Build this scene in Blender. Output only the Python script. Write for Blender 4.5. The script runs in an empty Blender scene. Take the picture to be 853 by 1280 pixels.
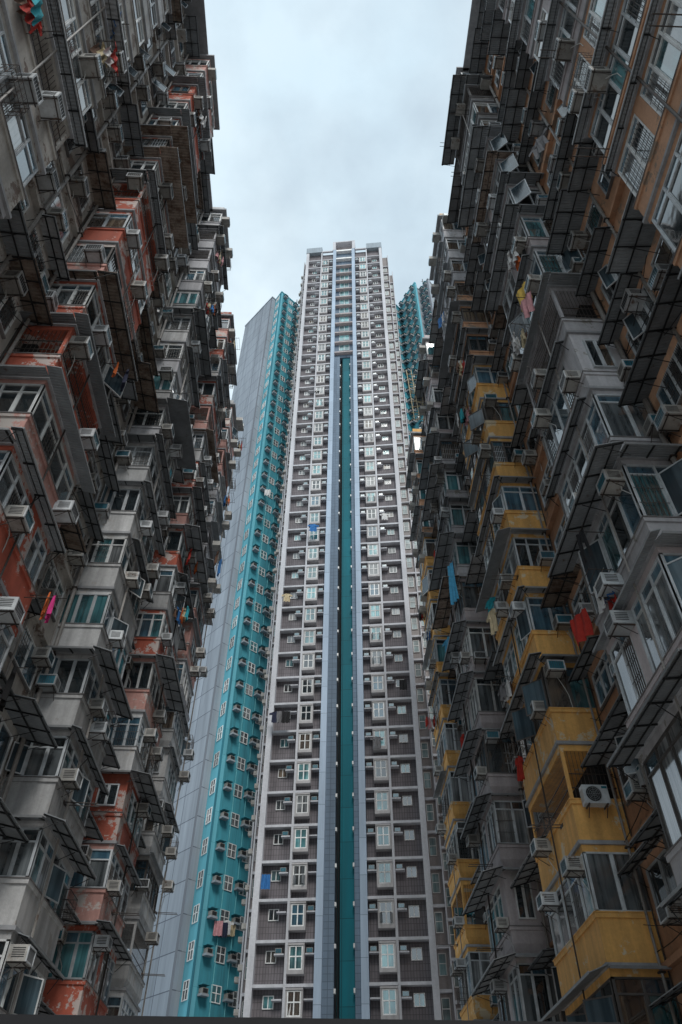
import bpy, math, random
from mathutils import Vector
random.seed(11)
R = math.radians
C = bpy.context.scene.collection
ZC = 1.6                                            # eye height above the ground

# ------------------------------------------------------------------ materials
def new_mat(name):
    m = bpy.data.materials.new(name); m.use_nodes = True
    nt = m.node_tree; nt.nodes.clear()
    out = nt.nodes.new('ShaderNodeOutputMaterial'); b = nt.nodes.new('ShaderNodeBsdfPrincipled')
    nt.links.new(b.outputs[0], out.inputs[0])
    return m, nt, b
def N(nt, t, **kw):
    n = nt.nodes.new(t)
    for k, v in kw.items(): setattr(n, k, v)
    return n
def L(nt, a, b): nt.links.new(a, b)
def noise(nt, vec, scale, detail=4, rough=.6, mapscale=None):
    if mapscale:
        mp = N(nt, 'ShaderNodeMapping'); mp.inputs['Scale'].default_value = mapscale; L(nt, vec, mp.inputs[0]); vec = mp.outputs[0]
    n = N(nt, 'ShaderNodeTexNoise'); n.inputs['Scale'].default_value = scale
    n.inputs['Detail'].default_value = detail; n.inputs['Roughness'].default_value = rough
    L(nt, vec, n.inputs['Vector']); return n.outputs['Fac']
def ramp(nt, fac, p0, p1, c0=(0,0,0,1), c1=(1,1,1,1)):
    r = N(nt, 'ShaderNodeValToRGB'); r.color_ramp.elements[0].position = p0; r.color_ramp.elements[1].position = p1
    r.color_ramp.elements[0].color = c0; r.color_ramp.elements[1].color = c1; L(nt, fac, r.inputs[0]); return r.outputs[0]
def mix(nt, fac, a, b, mode='MIX'):
    m = N(nt, 'ShaderNodeMix', data_type='RGBA', blend_type=mode)
    for s, v in ((m.inputs[0], fac), (m.inputs[6], a), (m.inputs[7], b)):
        if hasattr(v, 'is_linked') or hasattr(v, 'links'): L(nt, v, s)
        else: s.default_value = v if not isinstance(v, tuple) else (v + (1,))[:4]
    return m.outputs[2]
def vary(nt, col, amt=.3):
    oi = N(nt, 'ShaderNodeObjectInfo')
    mr = N(nt, 'ShaderNodeMapRange'); mr.inputs[3].default_value = 1-amt; mr.inputs[4].default_value = 1+amt*.6
    L(nt, oi.outputs['Random'], mr.inputs[0])
    hs = N(nt, 'ShaderNodeHueSaturation'); L(nt, mr.outputs[0], hs.inputs['Value']); L(nt, col, hs.inputs['Color'])
    return hs.outputs[0]
def paint(name, base, stain=.55, peel=0., peelcol=(.36,.34,.32), rough=.85, var=.25, scale=1., bump=.25, streak=.5):
    m, nt, b = new_mat(name)
    pos = N(nt, 'ShaderNodeNewGeometry').outputs['Position']
    big = ramp(nt, noise(nt, pos, .5*scale, 6, .65), .3, .72)
    st = ramp(nt, noise(nt, pos, 1.6*scale, 5, .6, (1.6, 1.6, .16)), .38, .66)
    fine = noise(nt, pos, 9*scale, 5, .7)
    dark = tuple(c*(1-stain) for c in base)
    c = mix(nt, big, tuple(x*(1-stain*.45) for x in base), base)
    inv = N(nt, 'ShaderNodeMath', operation='MULTIPLY'); inv.inputs[1].default_value = streak; L(nt, st, inv.inputs[0])
    c = mix(nt, inv.outputs[0], c, tuple(x*.8+y*.2 for x, y in zip(dark, (.05,.045,.04))))
    c = mix(nt, .35, c, ramp(nt, fine, .25, .8, (.35,.35,.35,1), (1,1,1,1)), 'MULTIPLY')
    if peel > 0:
        pm = ramp(nt, noise(nt, pos, .9*scale, 9, .74), .60-peel*.14, .62-peel*.14)
        c = mix(nt, pm, c, peelcol)
    c = vary(nt, c, var)
    L(nt, c, b.inputs['Base Color']); b.inputs['Roughness'].default_value = rough
    bp = N(nt, 'ShaderNodeBump'); bp.inputs['Strength'].default_value = bump; bp.inputs['Distance'].default_value = .03
    L(nt, fine, bp.inputs['Height']); L(nt, bp.outputs[0], b.inputs['Normal'])
    return m
def metal(name, base, rough=.5, met=0., rust=0., var=.3):
    m, nt, b = new_mat(name)
    pos = N(nt, 'ShaderNodeNewGeometry').outputs['Position']
    n1 = noise(nt, pos, 2.2, 6, .7)
    c = mix(nt, ramp(nt, n1, .35, .7), tuple(x*.62 for x in base), base)
    if rust: c = mix(nt, ramp(nt, noise(nt, pos, 3.1, 8, .75), .62-rust*.2, .7-rust*.1), c, (.11,.055,.03))
    c = vary(nt, c, var)
    L(nt, c, b.inputs['Base Color']); b.inputs['Roughness'].default_value = rough; b.inputs['Metallic'].default_value = met
    return m
def corrugated(name, base, rust=.2, freq=60):
    m, nt, b = new_mat(name)
    pos = N(nt, 'ShaderNodeNewGeometry').outputs['Position']
    sx = N(nt, 'ShaderNodeSeparateXYZ'); L(nt, pos, sx.inputs[0])
    ad = N(nt, 'ShaderNodeMath', operation='MULTIPLY'); L(nt, sx.outputs[1], ad.inputs[0]); ad.inputs[1].default_value = freq
    sn = N(nt, 'ShaderNodeMath', operation='SINE'); L(nt, ad.outputs[0], sn.inputs[0])
    c = mix(nt, ramp(nt, noise(nt, pos, 1.3, 7, .7), .3, .7), tuple(x*.55 for x in base), base)
    c = mix(nt, ramp(nt, noise(nt, pos, 2.4, 8, .75), .66-rust*.25, .74-rust*.15), c, (.10,.055,.035))
    c = vary(nt, c, .35)
    L(nt, c, b.inputs['Base Color']); b.inputs['Roughness'].default_value = .62
    bp = N(nt, 'ShaderNodeBump'); bp.inputs['Strength'].default_value = .5; bp.inputs['Distance'].default_value = .02
    L(nt, sn.outputs[0], bp.inputs['Height']); L(nt, bp.outputs[0], b.inputs['Normal'])
    return m
def glass(name, c0, c1, rough=.06, curtain=True, freq=26, spec=.9, ior=1.9):
    m, nt, b = new_mat(name)
    pos = N(nt, 'ShaderNodeNewGeometry').outputs['Position']
    if curtain:
        f = noise(nt, pos, 1., 3, .55, (freq*.25, freq*.25, .25))
        c = mix(nt, ramp(nt, f, .38, .62), c0, c1)
        g = ramp(nt, noise(nt, pos, .7, 2, .5), .4, .6)
        c = mix(nt, g, mix(nt, .6, c, (.03,.035,.04)), c)
    else:
        c = mix(nt, ramp(nt, noise(nt, pos, 1.2, 4, .6), .35, .7), c0, c1)
    c = vary(nt, c, .35)
    L(nt, c, b.inputs['Base Color']); b.inputs['Roughness'].default_value = rough
    b.inputs['IOR'].default_value = ior; b.inputs['Specular IOR Level'].default_value = spec
    bp = N(nt, 'ShaderNodeBump'); bp.inputs['Strength'].default_value = .06; bp.inputs['Distance'].default_value = .05
    L(nt, noise(nt, pos, 1.4, 2, .5), bp.inputs['Height']); L(nt, bp.outputs[0], b.inputs['Normal'])
    return m
def tile(name, base, dark, sx=1., sz=2., stain=.4, mort=.012):
    """cladding drawn in object space: small tiles, panel joints"""
    m, nt, b = new_mat(name)
    tc = N(nt, 'ShaderNodeTexCoord').outputs['Object']
    sp = N(nt, 'ShaderNodeSeparateXYZ'); L(nt, tc, sp.inputs[0]); cb = N(nt, 'ShaderNodeCombineXYZ')
    L(nt, sp.outputs[0], cb.inputs[0]); L(nt, sp.outputs[2], cb.inputs[1])
    br = N(nt, 'ShaderNodeTexBrick'); br.offset = 0; br.inputs['Scale'].default_value = 1
    br.inputs['Brick Width'].default_value = sx; br.inputs['Row Height'].default_value = sz; br.inputs['Mortar Size'].default_value = mort
    br.inputs['Color1'].default_value = base+(1,); br.inputs['Color2'].default_value = tuple(x*.86 for x in base)+(1,); br.inputs['Mortar'].default_value = dark+(1,)
    L(nt, cb.outputs[0], br.inputs['Vector'])
    pos = N(nt, 'ShaderNodeNewGeometry').outputs['Position']
    s = ramp(nt, noise(nt, pos, .5, 6, .7, (2.2, 2.2, .12)), .35, .75)
    c = mix(nt, s, br.outputs[0], mix(nt, stain, br.outputs[0], (0.02,0.02,0.025)))
    L(nt, c, b.inputs['Base Color']); b.inputs['Roughness'].default_value = .75; b.inputs['Specular IOR Level'].default_value = .2
    return m

M = dict(
 white=paint('white_plaster', (.70,.70,.70), .55, .12, (.38,.36,.34), streak=.6),
 grey=paint('grey_plaster', (.58,.575,.60), .5, .1, (.25,.24,.22)),
 red=paint('red_plaster', (.58,.14,.085), .5, .5, (.52,.44,.41), streak=.45),
 pink=paint('faded_pink_plaster', (.70,.38,.33), .5, .4, (.5,.45,.42)),
 yellow=paint('ochre_plaster', (.94,.52,.16), .42, .22, (.6,.5,.35), streak=.55, var=.15),
 orange=paint('brown_orange_plaster', (.72,.40,.24), .5, .2, (.26,.19,.14)),
 mauve=paint('mauve_plaster', (.60,.54,.55), .45, .05),
 offw=paint('stained_recess_plaster', (.56,.53,.49), .55, .3, (.17,.13,.11)),
 conc=paint('dark_concrete', (.24,.23,.23), .5, .1, (.3,.29,.28)),
 soff=paint('soffit_concrete', (.42,.43,.45), .45, .0, bump=.1),
 frame=metal('aluminium_frame', (.62,.66,.69), .45, .0), framew=metal('white_frame', (.80,.82,.82), .5),
 framed=metal('bronze_frame', (.10,.09,.085), .5),
 awn=corrugated('grey_awning_sheet', (.30,.325,.345), .2), awn2=corrugated('brown_awning_sheet', (.34,.27,.22), .8, 45),
 awn3=corrugated('pale_awning_sheet', (.42,.43,.44), .35, 38), batten=metal('black_batten', (.012,.014,.016), .6),
 trim=metal('awning_edge', (.28,.29,.30), .5),
 rail=metal('rusty_rail', (.07,.06,.055), .6, .3, .4),
 accase=metal('ac_casing', (.42,.41,.385), .65, 0, .35, .4), acfront=metal('ac_front_frame', (.58,.61,.63), .5, 0, .15),
 acgrille=glass('ac_fins', (.015,.11,.16), (.03,.20,.27), .25, False), acdark=metal('ac_dark_grille', (.02,.022,.025), .6),  # teal reflection on the unit fronts worked into the fins' base colour
 pipe=metal('drain_pipe', (.34,.32,.30), .55, 0, .25), hose=metal('white_hose', (.5,.5,.48), .5),
 g_dark=glass('dark_pane', (.012,.018,.022), (.03,.04,.045), .04, False),
 g_grey=glass('grey_curtain_pane', (.05,.06,.065), (.17,.19,.20)),
 g_teal=glass('teal_curtain_pane', (.03,.12,.14), (.10,.28,.31)),
 g_pale=glass('pale_curtain_pane', (.12,.13,.135), (.36,.38,.39), .08),
 g_warm=glass('brown_curtain_pane', (.07,.05,.04), (.20,.16,.12)),
 g_blue=glass('blue_film_pane', (.04,.10,.15), (.10,.21,.28), .05),
 g_side=glass('side_pane', (.10,.20,.22), (.30,.40,.42), .5, ior=1.4),
 g_sash=glass('open_sash_pane', (.03,.06,.08), (.09,.14,.17), .2, ior=1.45),
 g_cyan=glass('tower_pane', (.06,.24,.27), (.26,.52,.54), .08),
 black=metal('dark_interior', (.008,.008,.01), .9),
)
PANES = ['g_dark','g_grey','g_teal','g_pale','g_warm','g_blue']

# ------------------------------------------------------------------ mesh builder
class MB:
    def __init__(s, sg=1, rot=False): s.v=[]; s.f=[]; s.m=[]; s.mats=[]; s.sg=sg
    def mi(s, mat):
        if mat not in s.mats: s.mats.append(mat)
        return s.mats.index(mat)
    def hexa(s, p, mat):
        """p: 4 bottom points then 4 top points, counter-clockwise seen from above"""
        i = len(s.v); s.v += [tuple(q) for q in p]; k = s.mi(mat)
        for f in ((3,2,1,0),(4,5,6,7),(0,1,5,4),(1,2,6,5),(2,3,7,6),(3,0,4,7)):
            s.f.append(tuple(i+j for j in f)); s.m.append(k)
    def box(s, x0,x1,y0,y1,z0,z1, mat):
        s.hexa([(x0,y0,z0),(x1,y0,z0),(x1,y1,z0),(x0,y1,z0),(x0,y0,z1),(x1,y0,z1),(x1,y1,z1),(x0,y1,z1)], mat)
    def fbox(s, F, a0,a1,b0,b1,c0,c1, mat):
        s.hexa([F(a0,b0,c0),F(a1,b0,c0),F(a1,b1,c0),F(a0,b1,c0),F(a0,b0,c1),F(a1,b0,c1),F(a1,b1,c1),F(a0,b1,c1)], mat)
    def quad(s, p, mat):
        i = len(s.v); s.v += [tuple(q) for q in p]; s.f.append((i,i+1,i+2,i+3)); s.m.append(s.mi(mat))
    def tube(s, p, q, r, mat, n=6):
        p=Vector(p); q=Vector(q); d=(q-p).normalized(); a=d.orthogonal().normalized(); b=d.cross(a)
        i=len(s.v); k=s.mi(mat)
        for c in (p,q):
            for j in range(n):
                t=2*math.pi*j/n; s.v.append(tuple(c+a*math.cos(t)*r+b*math.sin(t)*r))
        for j in range(n):
            s.f.append((i+j,i+(j+1)%n,i+n+(j+1)%n,i+n+j)); s.m.append(k)
        s.f.append(tuple(i+j for j in range(n))[::-1]); s.m.append(k)
        s.f.append(tuple(i+n+j for j in range(n))); s.m.append(k)
    def path(s, pts, r, mat, n=5):
        for a,b in zip(pts, pts[1:]): s.tube(a,b,r,mat,n)
    def mesh(s, name):
        me = bpy.data.meshes.new(name); sg = s.sg
        me.from_pydata([(x*sg,y,z) for x,y,z in s.v], [], [f[::-1] for f in s.f] if sg<0 else s.f)
        for m in s.mats: me.materials.append(M[m])
        me.polygons.foreach_set('material_index', s.m); me.update(); return me
    def build(s, name, parent=None, loc=(0,0,0), rz=0): return obj(name, s.mesh(name), parent, loc, rz)
def obj(name, me, parent=None, loc=(0,0,0), rz=0):
    o = bpy.data.objects.new(name, me); C.objects.link(o); o.location = loc; o.rotation_euler = (0,0,rz)
    if parent: o.parent = parent
    return o
def tag(o, label=None, cat=None, group=None, kind=None):
    for k, v in (('label',label),('category',cat),('group',group),('kind',kind)):
        if v: o[k] = v
    return o
def empty(name, loc=(0,0,0), rz=0): return obj(name, None, None, loc, rz)

# ------------------------------------------------------------------ camera
f_px, pitch, yaw, roll = 919.0, R(45.65), R(1.8), math.atan(5.7/898)
Fv = Vector((math.sin(yaw)*math.cos(pitch), math.cos(yaw)*math.cos(pitch), math.sin(pitch)))
R0 = Vector((math.cos(yaw), -math.sin(yaw), 0)); U0 = R0.cross(Fv)
Rv = R0*math.cos(roll)+U0*math.sin(roll); Uv = U0*math.cos(roll)-R0*math.sin(roll)
cd = bpy.data.cameras.new('camera'); cam = bpy.data.objects.new('camera', cd); C.objects.link(cam)
from mathutils import Matrix
cam.matrix_world = Matrix((( Rv.x,Uv.x,-Fv.x,0),(Rv.y,Uv.y,-Fv.y,0),(Rv.z,Uv.z,-Fv.z,ZC),(0,0,0,1)))
cd.sensor_fit = 'VERTICAL'; cd.sensor_height = 36; cd.lens = 36*f_px/1280; cd.clip_end = 5000; cd.clip_start = .05
bpy.context.scene.camera = cam
def project(P):
    v = Vector((P[0],P[1],P[2]-ZC)); d = v.dot(Fv)
    if d < .1: return None
    return (426.5+f_px*v.dot(Rv)/d, 640-f_px*v.dot(Uv)/d)
def inframe(pts, m=60):
    pp = [project(p) for p in pts]; pp = [p for p in pp if p]
    if not pp: return False
    return min(p[0] for p in pp) < 853+m and max(p[0] for p in pp) > -m and min(p[1] for p in pp) < 1280+m and max(p[1] for p in pp) > -m

# ------------------------------------------------------------------ facade pieces
U = 1.8                                              # how far a balcony stands out
def glazing(fr, gl, F, width, z0, z1, n, fm, pick, trans=.42, openp=.035, end=False):
    """window strip in frame F(a along, b outward, c up): bars into fr, panes into gl"""
    t = .055; zt = z1-trans if trans else z1
    fr.fbox(F, 0, width, 0, .09, z0, z0+t, fm); fr.fbox(F, 0, width, 0, .09, z1-t, z1, fm)
    if trans: fr.fbox(F, .0, width, 0.002, .092, zt-t/2, zt+t/2, fm)
    w = width/n
    for i in range(n+1):
        a = min(max(i*w-t/2, 0), width-t); fr.fbox(F, a, a+t, 0.004, .1, z0+t+.001, z1-t-.001, fm)
    for i in range(n):
        a0, a1 = i*w+t/2, (i+1)*w-t/2
        g = pick()
        if trans: gl.quad([F(a0,.04,zt), F(a1,.04,zt), F(a1,.04,z1-t), F(a0,.04,z1-t)], random.choice([g,'g_dark','g_blue']))
        if random.random() < openp and a1-a0 < .95:
            an = random.uniform(.35,1.1); dx, dy = (a1-a0)*math.cos(an), (a1-a0)*math.sin(an)
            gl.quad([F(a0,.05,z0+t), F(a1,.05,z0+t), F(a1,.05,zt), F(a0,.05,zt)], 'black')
            G = lambda a,b,c: F(a0+a*math.cos(an)-b*math.sin(an), .1+a*math.sin(an)+b*math.cos(an), c)
            ww = a1-a0
            gl.quad([G(0,.02,z0+t), G(ww,.02,z0+t), G(ww,.02,zt), G(0,.02,zt)], 'g_sash')
            for q in ((0,.04),(ww-.04,ww)): fr.fbox(G, q[0],q[1],0,.04,z0+t,zt,fm)
            for q in ((z0+t,z0+t+.04),(zt-.04,zt)): fr.fbox(G, .04,ww-.04,0,.04,q[0],q[1],fm)
        else:
            b = .045
            gl.quad([F(a0,b,z0+t), F(a1,b,z0+t), F(a1,b,zt), F(a0,b,zt)], g)
            s = .035                                # sash rim
            for q in ((a0,a0+s),(a1-s,a1)): fr.fbox(F, q[0],q[1],.046,.075,z0+t+.002,zt-t/2,fm)
            if random.random() < .25:               # burglar bars
                for k in range(1,6): 
                    a = a0+(a1-a0)*k/6; fr.fbox(F, a-.008,a+.008,.08,.096,z0+t,zt,'framed' if fm!='framed' else 'frame')
                for c in (.33,.66): fr.fbox(F, a0,a1,.097,.11,z0+(zt-z0)*c-.01,z0+(zt-z0)*c+.01,'framed' if fm!='framed' else 'frame')
def picker(*w):
    base = random.choices(PANES, w)[0]
    return lambda: base if random.random() < .7 else random.choices(PANES, w)[0]
def awning(mb, Lh, a, b, mat, wrap=True, drop=.22, ribs=True):
    """sheet canopy hanging below a balcony: along the side (outward a) and the near end (out b)"""
    z = -.13; t = .025
    def sh(p):                                       # four lower corners
        mb.hexa(list(p)+[(q[0],q[1],q[2]+t) for q in p], mat)
    v0 = -b if wrap else random.uniform(0,.5)
    v1 = Lh+random.uniform(-.2,.5)
    zo = z-drop*a
    sh([(U+.09,v0,z),(U+.09+a,v0,zo),(U+.09+a,v1,zo),(U+.09,v1,z)])
    mb.hexa([(U+.09+a,v0,zo-.03),(U+.115+a,v0,zo-.03),(U+.115+a,v1,zo-.03),(U+.09+a,v1,zo-.03),(U+.09+a,v0,zo+.05),(U+.115+a,v0,zo+.05),(U+.115+a,v1,zo+.05),(U+.09+a,v1,zo+.05)], 'trim')
    if wrap:
        zb = z-.2*b
        sh([(.15,-b,zb),(U+.088,-b,zb),(U+.088,-.09,z),(.15,-.09,z)])
        mb.box(.15,U+.088,-b-.022,-b,zb-.03,zb+.05,'trim')
    if ribs:
        n = max(2, round((v1-v0)/1.1))
        for i in range(n+1):
            v = v0+.05+(v1-v0-.1)*i/n
            mb.hexa([(U+.09,v-.02,z-.045),(U+.08+a,v-.02,zo-.045),(U+.08+a,v+.02,zo-.045),(U+.09,v+.02,z-.045),
                     (U+.09,v-.02,z-.004),(U+.08+a,v-.02,zo-.004),(U+.08+a,v+.02,zo-.004),(U+.09,v+.02,z-.004)], 'batten')
            if i in (0, n, n//2): mb.tube((U+.02,v,z-.55),(U+a*.85,v,zo-.02),.014,'batten',4)
        for q in ((.35,.39),(.93,.97)):
            mb.hexa([(U+.09+a*q[0],v0,z-drop*a*q[0]-.08),(U+.09+a*q[1],v0,z-drop*a*q[1]-.08),(U+.09+a*q[1],v1,z-drop*a*q[1]-.08),(U+.09+a*q[0],v1,z-drop*a*q[0]-.08),
                     (U+.09+a*q[0],v0,z-drop*a*q[0]-.047),(U+.09+a*q[1],v0,z-drop*a*q[1]-.047),(U+.09+a*q[1],v1,z-drop*a*q[1]-.047),(U+.09+a*q[0],v1,z-drop*a*q[0]-.047)], 'batten')
        if wrap:
            for i in range(3):
                u = .3+(U-.3)*i/2; mb.hexa([(u-.02,-b,zb-.045),(u+.02,-b,zb-.045),(u+.02,-.09,z-.045),(u-.02,-.09,z-.045),(u-.02,-b,zb-.004),(u+.02,-b,zb-.004),(u+.02,-.09,z-.004),(u-.02,-.09,z-.004)],'batten')

def balcony_meshes(sg, Ln, h, hp, col, kind, flare):
    """returns dict of meshes: body, window_frame, window_pane"""
    b = MB(sg); fr = MB(sg); gl = MB(sg)
    fm = random.choices(['frame','framew','framed'],[6,4,1])[0]
    hb = .34                                         # beam under the slab above
    zt = h-hb
    tall = (kind == 'blank')
    # slab + parapet
    b.box(0,U+.07,-.07,Ln+.07,-.12,0,'soff')
    fl = .16 if flare else 0
    b.hexa([(0,fl,.001),(U-fl,fl,.001),(U-fl,Ln-fl,.001),(0,Ln-fl,.001),(0,0,.22+fl),(U,0,.22+fl),(U,Ln,.22+fl),(0,Ln,.22+fl)], col)
    b.box(0,U,0,Ln,.221+fl,hp-.14,col)
    b.box(0,U+.05,-.05,Ln+.05,hp-.14,hp-.001,col)
    b.box(0,U+.075,-.075,Ln+.075,hp,hp+.035,'conc' if col not in ('yellow',) else 'yellow')
    # header
    b.box(0,U-.02,.02,Ln-.02,zt,h-.121,col)
    core0 = hp+.036
    if kind == 'open':
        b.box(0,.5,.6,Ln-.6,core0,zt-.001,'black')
        for (u,v) in ((U-.14,.03),(U-.14,Ln-.15),(.0,.03)): b.box(u,u+.11,v,v+.11,core0,zt-.001,col)
        for i in range(int(Ln/.14)): fr.tube((U-.06,.1+i*.14,core0),(U-.06,.1+i*.14,zt),.009,'rail',4)
        for i in range(11): fr.tube((.15+i*.14,.06,core0),(.15+i*.14,.06,zt),.009,'rail',4)
        for z in (.4,.9): fr.box(U-.075,U-.045,.05,Ln-.1,core0+z,core0+z+.025,'rail'); fr.box(.1,U-.08,.045,.075,core0+z,core0+z+.025,'rail')
        gl = None
    else:
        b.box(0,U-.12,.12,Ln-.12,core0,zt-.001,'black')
        Fe = lambda a,bb,c: (U-.02-a, .1-bb, c)      # near end, looks to -v
        Fs = lambda a,bb,c: (U-.11+bb, .12+a, c)     # side, looks to +u
        pe = picker(4,4,2,2,2,2); ps = picker(2,3,3,4,1,4)
        if kind == 'blank':
            b.box(0,U,.0,.119,core0,zt-.001,col)
            w = random.uniform(.7,1.0); Fb = lambda a,bb,c: (U*.62-a+w/2-.1, 0.-bb, c)
            glazing(fr, gl, Fb, w, core0+.25, zt-.3, 2, fm, pe, 0, 0)
            b.box(U-.119,U-.005,.12,1.0,core0,zt-.001,col)
            Fs2 = lambda a,bb,c: (U-.11+bb, 1.01+a, c)
            glazing(fr, gl, Fs2, Ln-1.15, core0, zt, max(2,round((Ln-1.1)/.8)), fm, ps, .42)
        else:
            ne = 3 if random.random()<.5 else 2
            glazing(fr, gl, Fe, U-.02, core0, zt, ne, fm, pe, .42 if random.random()<.85 else 0)
            if random.random() < .45:                # solid pier part way along the side
                k = random.uniform(.35,.6)*Ln
                b.box(U-.13,U-.004,k,k+.45,core0,zt-.001,col)
                Fs2 = lambda a,bb,c: (U-.11+bb, k+.46+a, c)
                glazing(fr, gl, Fs, k-.13, core0, zt, max(1,round(k/.75)), fm, ps)
                glazing(fr, gl, Fs2, Ln-k-.6, core0, zt, max(1,round((Ln-k-.5)/.75)), fm, ps)
            else: glazing(fr, gl, Fs, Ln-.24, core0, zt, round(Ln/.95), fm, ps)
        fr.box(U-.11,U-.02,.01,.12,core0+.001,zt-.002,fm)
    return b.mesh('enclosed_balcony'), fr.mesh('window_frame'), gl.mesh('window_pane') if gl else None

def ordinal(n):
    w = ['','first','second','third','fourth','fifth','sixth','seventh','eighth','ninth','tenth','eleventh','twelfth','thirteenth','fourteenth','fifteenth','sixteenth','seventeenth','eighteenth']
    return w[n]
# ---- air conditioners, racks, clothes: prototypes copied later
def ac_meshes(case, grille):
    b = MB(); w=.33
    b.box(0,.56,-w,w,0,.42,'accase' if case else 'acfront')
    for i in range(5): b.box(.14,.5,-w-.004,-w,.1+i*.055,.125+i*.055,'acdark'); b.box(.14,.5,w,w+.004,.1+i*.055,.125+i*.055,'acdark')
    b.box(.2,.5,-w+.05,w-.05,.421,.424,'acdark')
    f = MB()
    for a in ((-w,-w+.045,0,.42),(w-.045,w,0,.42),(-w+.045,w-.045,0,.04),(-w+.045,w-.045,.38,.42)): f.box(.561,.60,a[0],a[1],a[2],a[3],'acfront')
    g = MB(); g.box(.561,.575,-w+.046,w-.046,.041,.379,grille)
    for i in range(1,7): y=-w+.046+i*(2*w-.09)/7; g.box(.576,.584,y-.006,y+.006,.042,.378,'acdark' if grille!='acdark' else 'trim')
    r = MB()
    for y in (-w+.06,w-.06): r.box(-.02,.58,y-.015,y+.015,-.035,-.003,'rail'); r.tube((0,y,-.32),(.45,y,-.03),.012,'rail',4)
    r.box(.5,.53,-w-.03,w+.03,-.06,-.036,'rail')
    if case: r.path([(.1,.1,-.02),(.16,.16,-.25),(.1,.3,-.5),(.02,.42,-.75),(.04,.45,-1.3)],.014,'hose',5)
    return [('casing',b.mesh('casing')),('front_frame',f.mesh('front_frame')),('grille',g.mesh('grille')),('bracket',r.mesh('bracket'))]
AC = [ac_meshes(True,'acgrille'), ac_meshes(True,'acdark'), ac_meshes(False,'acgrille'), ac_meshes(False,'acdark')]
def fan_meshes():
    b = MB(); b.box(0,.32,-.42,.42,0,.62,'acfront'); b.box(.02,.3,-.421,-.42,.1,.5,'accase')
    b.box(.321,.324,.22,.40,.5,.58,'acgrille')
    d = MB(); c=(-.08,.31)
    for r0,x in ((.25,.325),): 
        n=24; i0=len(d.v); d.v.append((x,c[0],c[1])); d.v += [(x,c[0]+r0*math.cos(2*math.pi*k/n),c[1]+r0*math.sin(2*math.pi*k/n)) for k in range(n)]
        for k in range(n): d.f.append((i0,i0+1+k,i0+1+(k+1)%n)); d.m.append(d.mi('acdark'))
    g = MB()
    for r0 in (.08,.14,.2,.26):
        n=20; P=[(.34,c[0]+r0*math.cos(2*math.pi*k/n),c[1]+r0*math.sin(2*math.pi*k/n)) for k in range(n+1)]; g.path(P,.006,'trim',4)
    for k in range(4): t=k*math.pi/4; g.tube((.341,c[0]-.26*math.cos(t),c[1]-.26*math.sin(t)),(.341,c[0]+.26*math.cos(t),c[1]+.26*math.sin(t)),.005,'trim',4)
    r = MB()
    for y in (-.3,.3): r.box(-.05,.36,y-.02,y+.02,-.05,-.003,'rail'); r.tube((0,y,-.35),(.3,y,-.05),.014,'rail',4)
    return [('casing',b.mesh('casing')),('fan',d.mesh('fan')),('fan_guard',g.mesh('fan_guard')),('bracket',r.mesh('bracket'))]
FAN = fan_meshes()
ac_jobs = []                                         # (priority, loc, rz, label)
USED = set()
def uniq(lb):
    base = lb; k = 0
    extra = ['', ', lower', ', upper']
    while base+extra[k] in USED:
        k += 1
        if k == len(extra): return None
    USED.add(base+extra[k]); return base+extra[k]
def place(parts, name, loc, rz):
    e = empty(name, loc, rz)
    for n, me in parts: obj(n, me, e)
    return e

cloth_cols = dict(red=(.42,.03,.02), orange=(.62,.14,.03), magenta=(.55,.03,.20), blue=(.03,.16,.42), sky=(.08,.38,.62), teal=(.02,.30,.36), navy=(.015,.02,.05),
    black=(.012,.012,.014), white=(.62,.62,.62), cream=(.55,.46,.30), brown=(.16,.09,.06), grey=(.17,.17,.18), rose=(.5,.25,.27), yellow=(.62,.42,.08))
for k, c in cloth_cols.items():
    m, nt, b = new_mat('cloth_'+k); pos = N(nt,'ShaderNodeNewGeometry').outputs['Position']
    cc = mix(nt, ramp(nt, noise(nt,pos,6,4,.6), .3,.7), tuple(x*.7 for x in c), c)
    L(nt, cc, b.inputs['Base Color']); b.inputs['Roughness'].default_value=.95; M['c_'+k] = m
def garment_mesh(kind, col, seed, w=.5, h=.8):
    rn = random.Random(seed); mb = MB(); nx, nz = 12, 12; mat = 'c_'+col
    ph = rn.uniform(0,6); amp = rn.uniform(.02,.05)
    def P(u, t):                                     # u -1..1 across, t 0..1 down
        if kind == 'shirt': half = w*.5*(1.65 if t < .28 else .95+.1*t)*(1 if t>.02 else .6)
        elif kind == 'trousers': half = w*.42*(1+.15*t)
        else: half = w*.5*(1-.06*math.sin(t*3+ph))
        y = u*half; z = -t*h - (.10*h*abs(u)**1.5 if kind=='shirt' and t<.28 else 0)
        x = amp*(1-.0+t)*math.sin(u*7+ph+t*2)+.015*math.sin(u*17+ph)
        return (x, y, z)
    for j in range(nz):
        for i in range(nx):
            u0,u1 = -1+2*i/nx, -1+2*(i+1)/nx; t0,t1 = j/nz,(j+1)/nz
            if kind=='trousers' and t0>.38 and i in (5,6): continue
            mb.quad([P(u0,t1),P(u1,t1),P(u1,t0),P(u0,t0)], mat)
    return mb.mesh('garment')
GAR = {}
def garment(kind, col, loc, rz, label, group=None, w=.5, h=.8, name=None):
    key = (kind, col, round(w,1), round(h,1), random.randint(0,1))
    if key not in GAR: GAR[key] = garment_mesh(kind, col, len(GAR), w, h)
    lb = uniq(label)
    if lb is None: return
    nm = name or {'shirt':'shirt','trousers':'trousers','towel':'towel'}[kind]
    o = obj(nm, GAR[key], None, loc, rz); tag(o, lb, nm, group)
    return o
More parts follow.
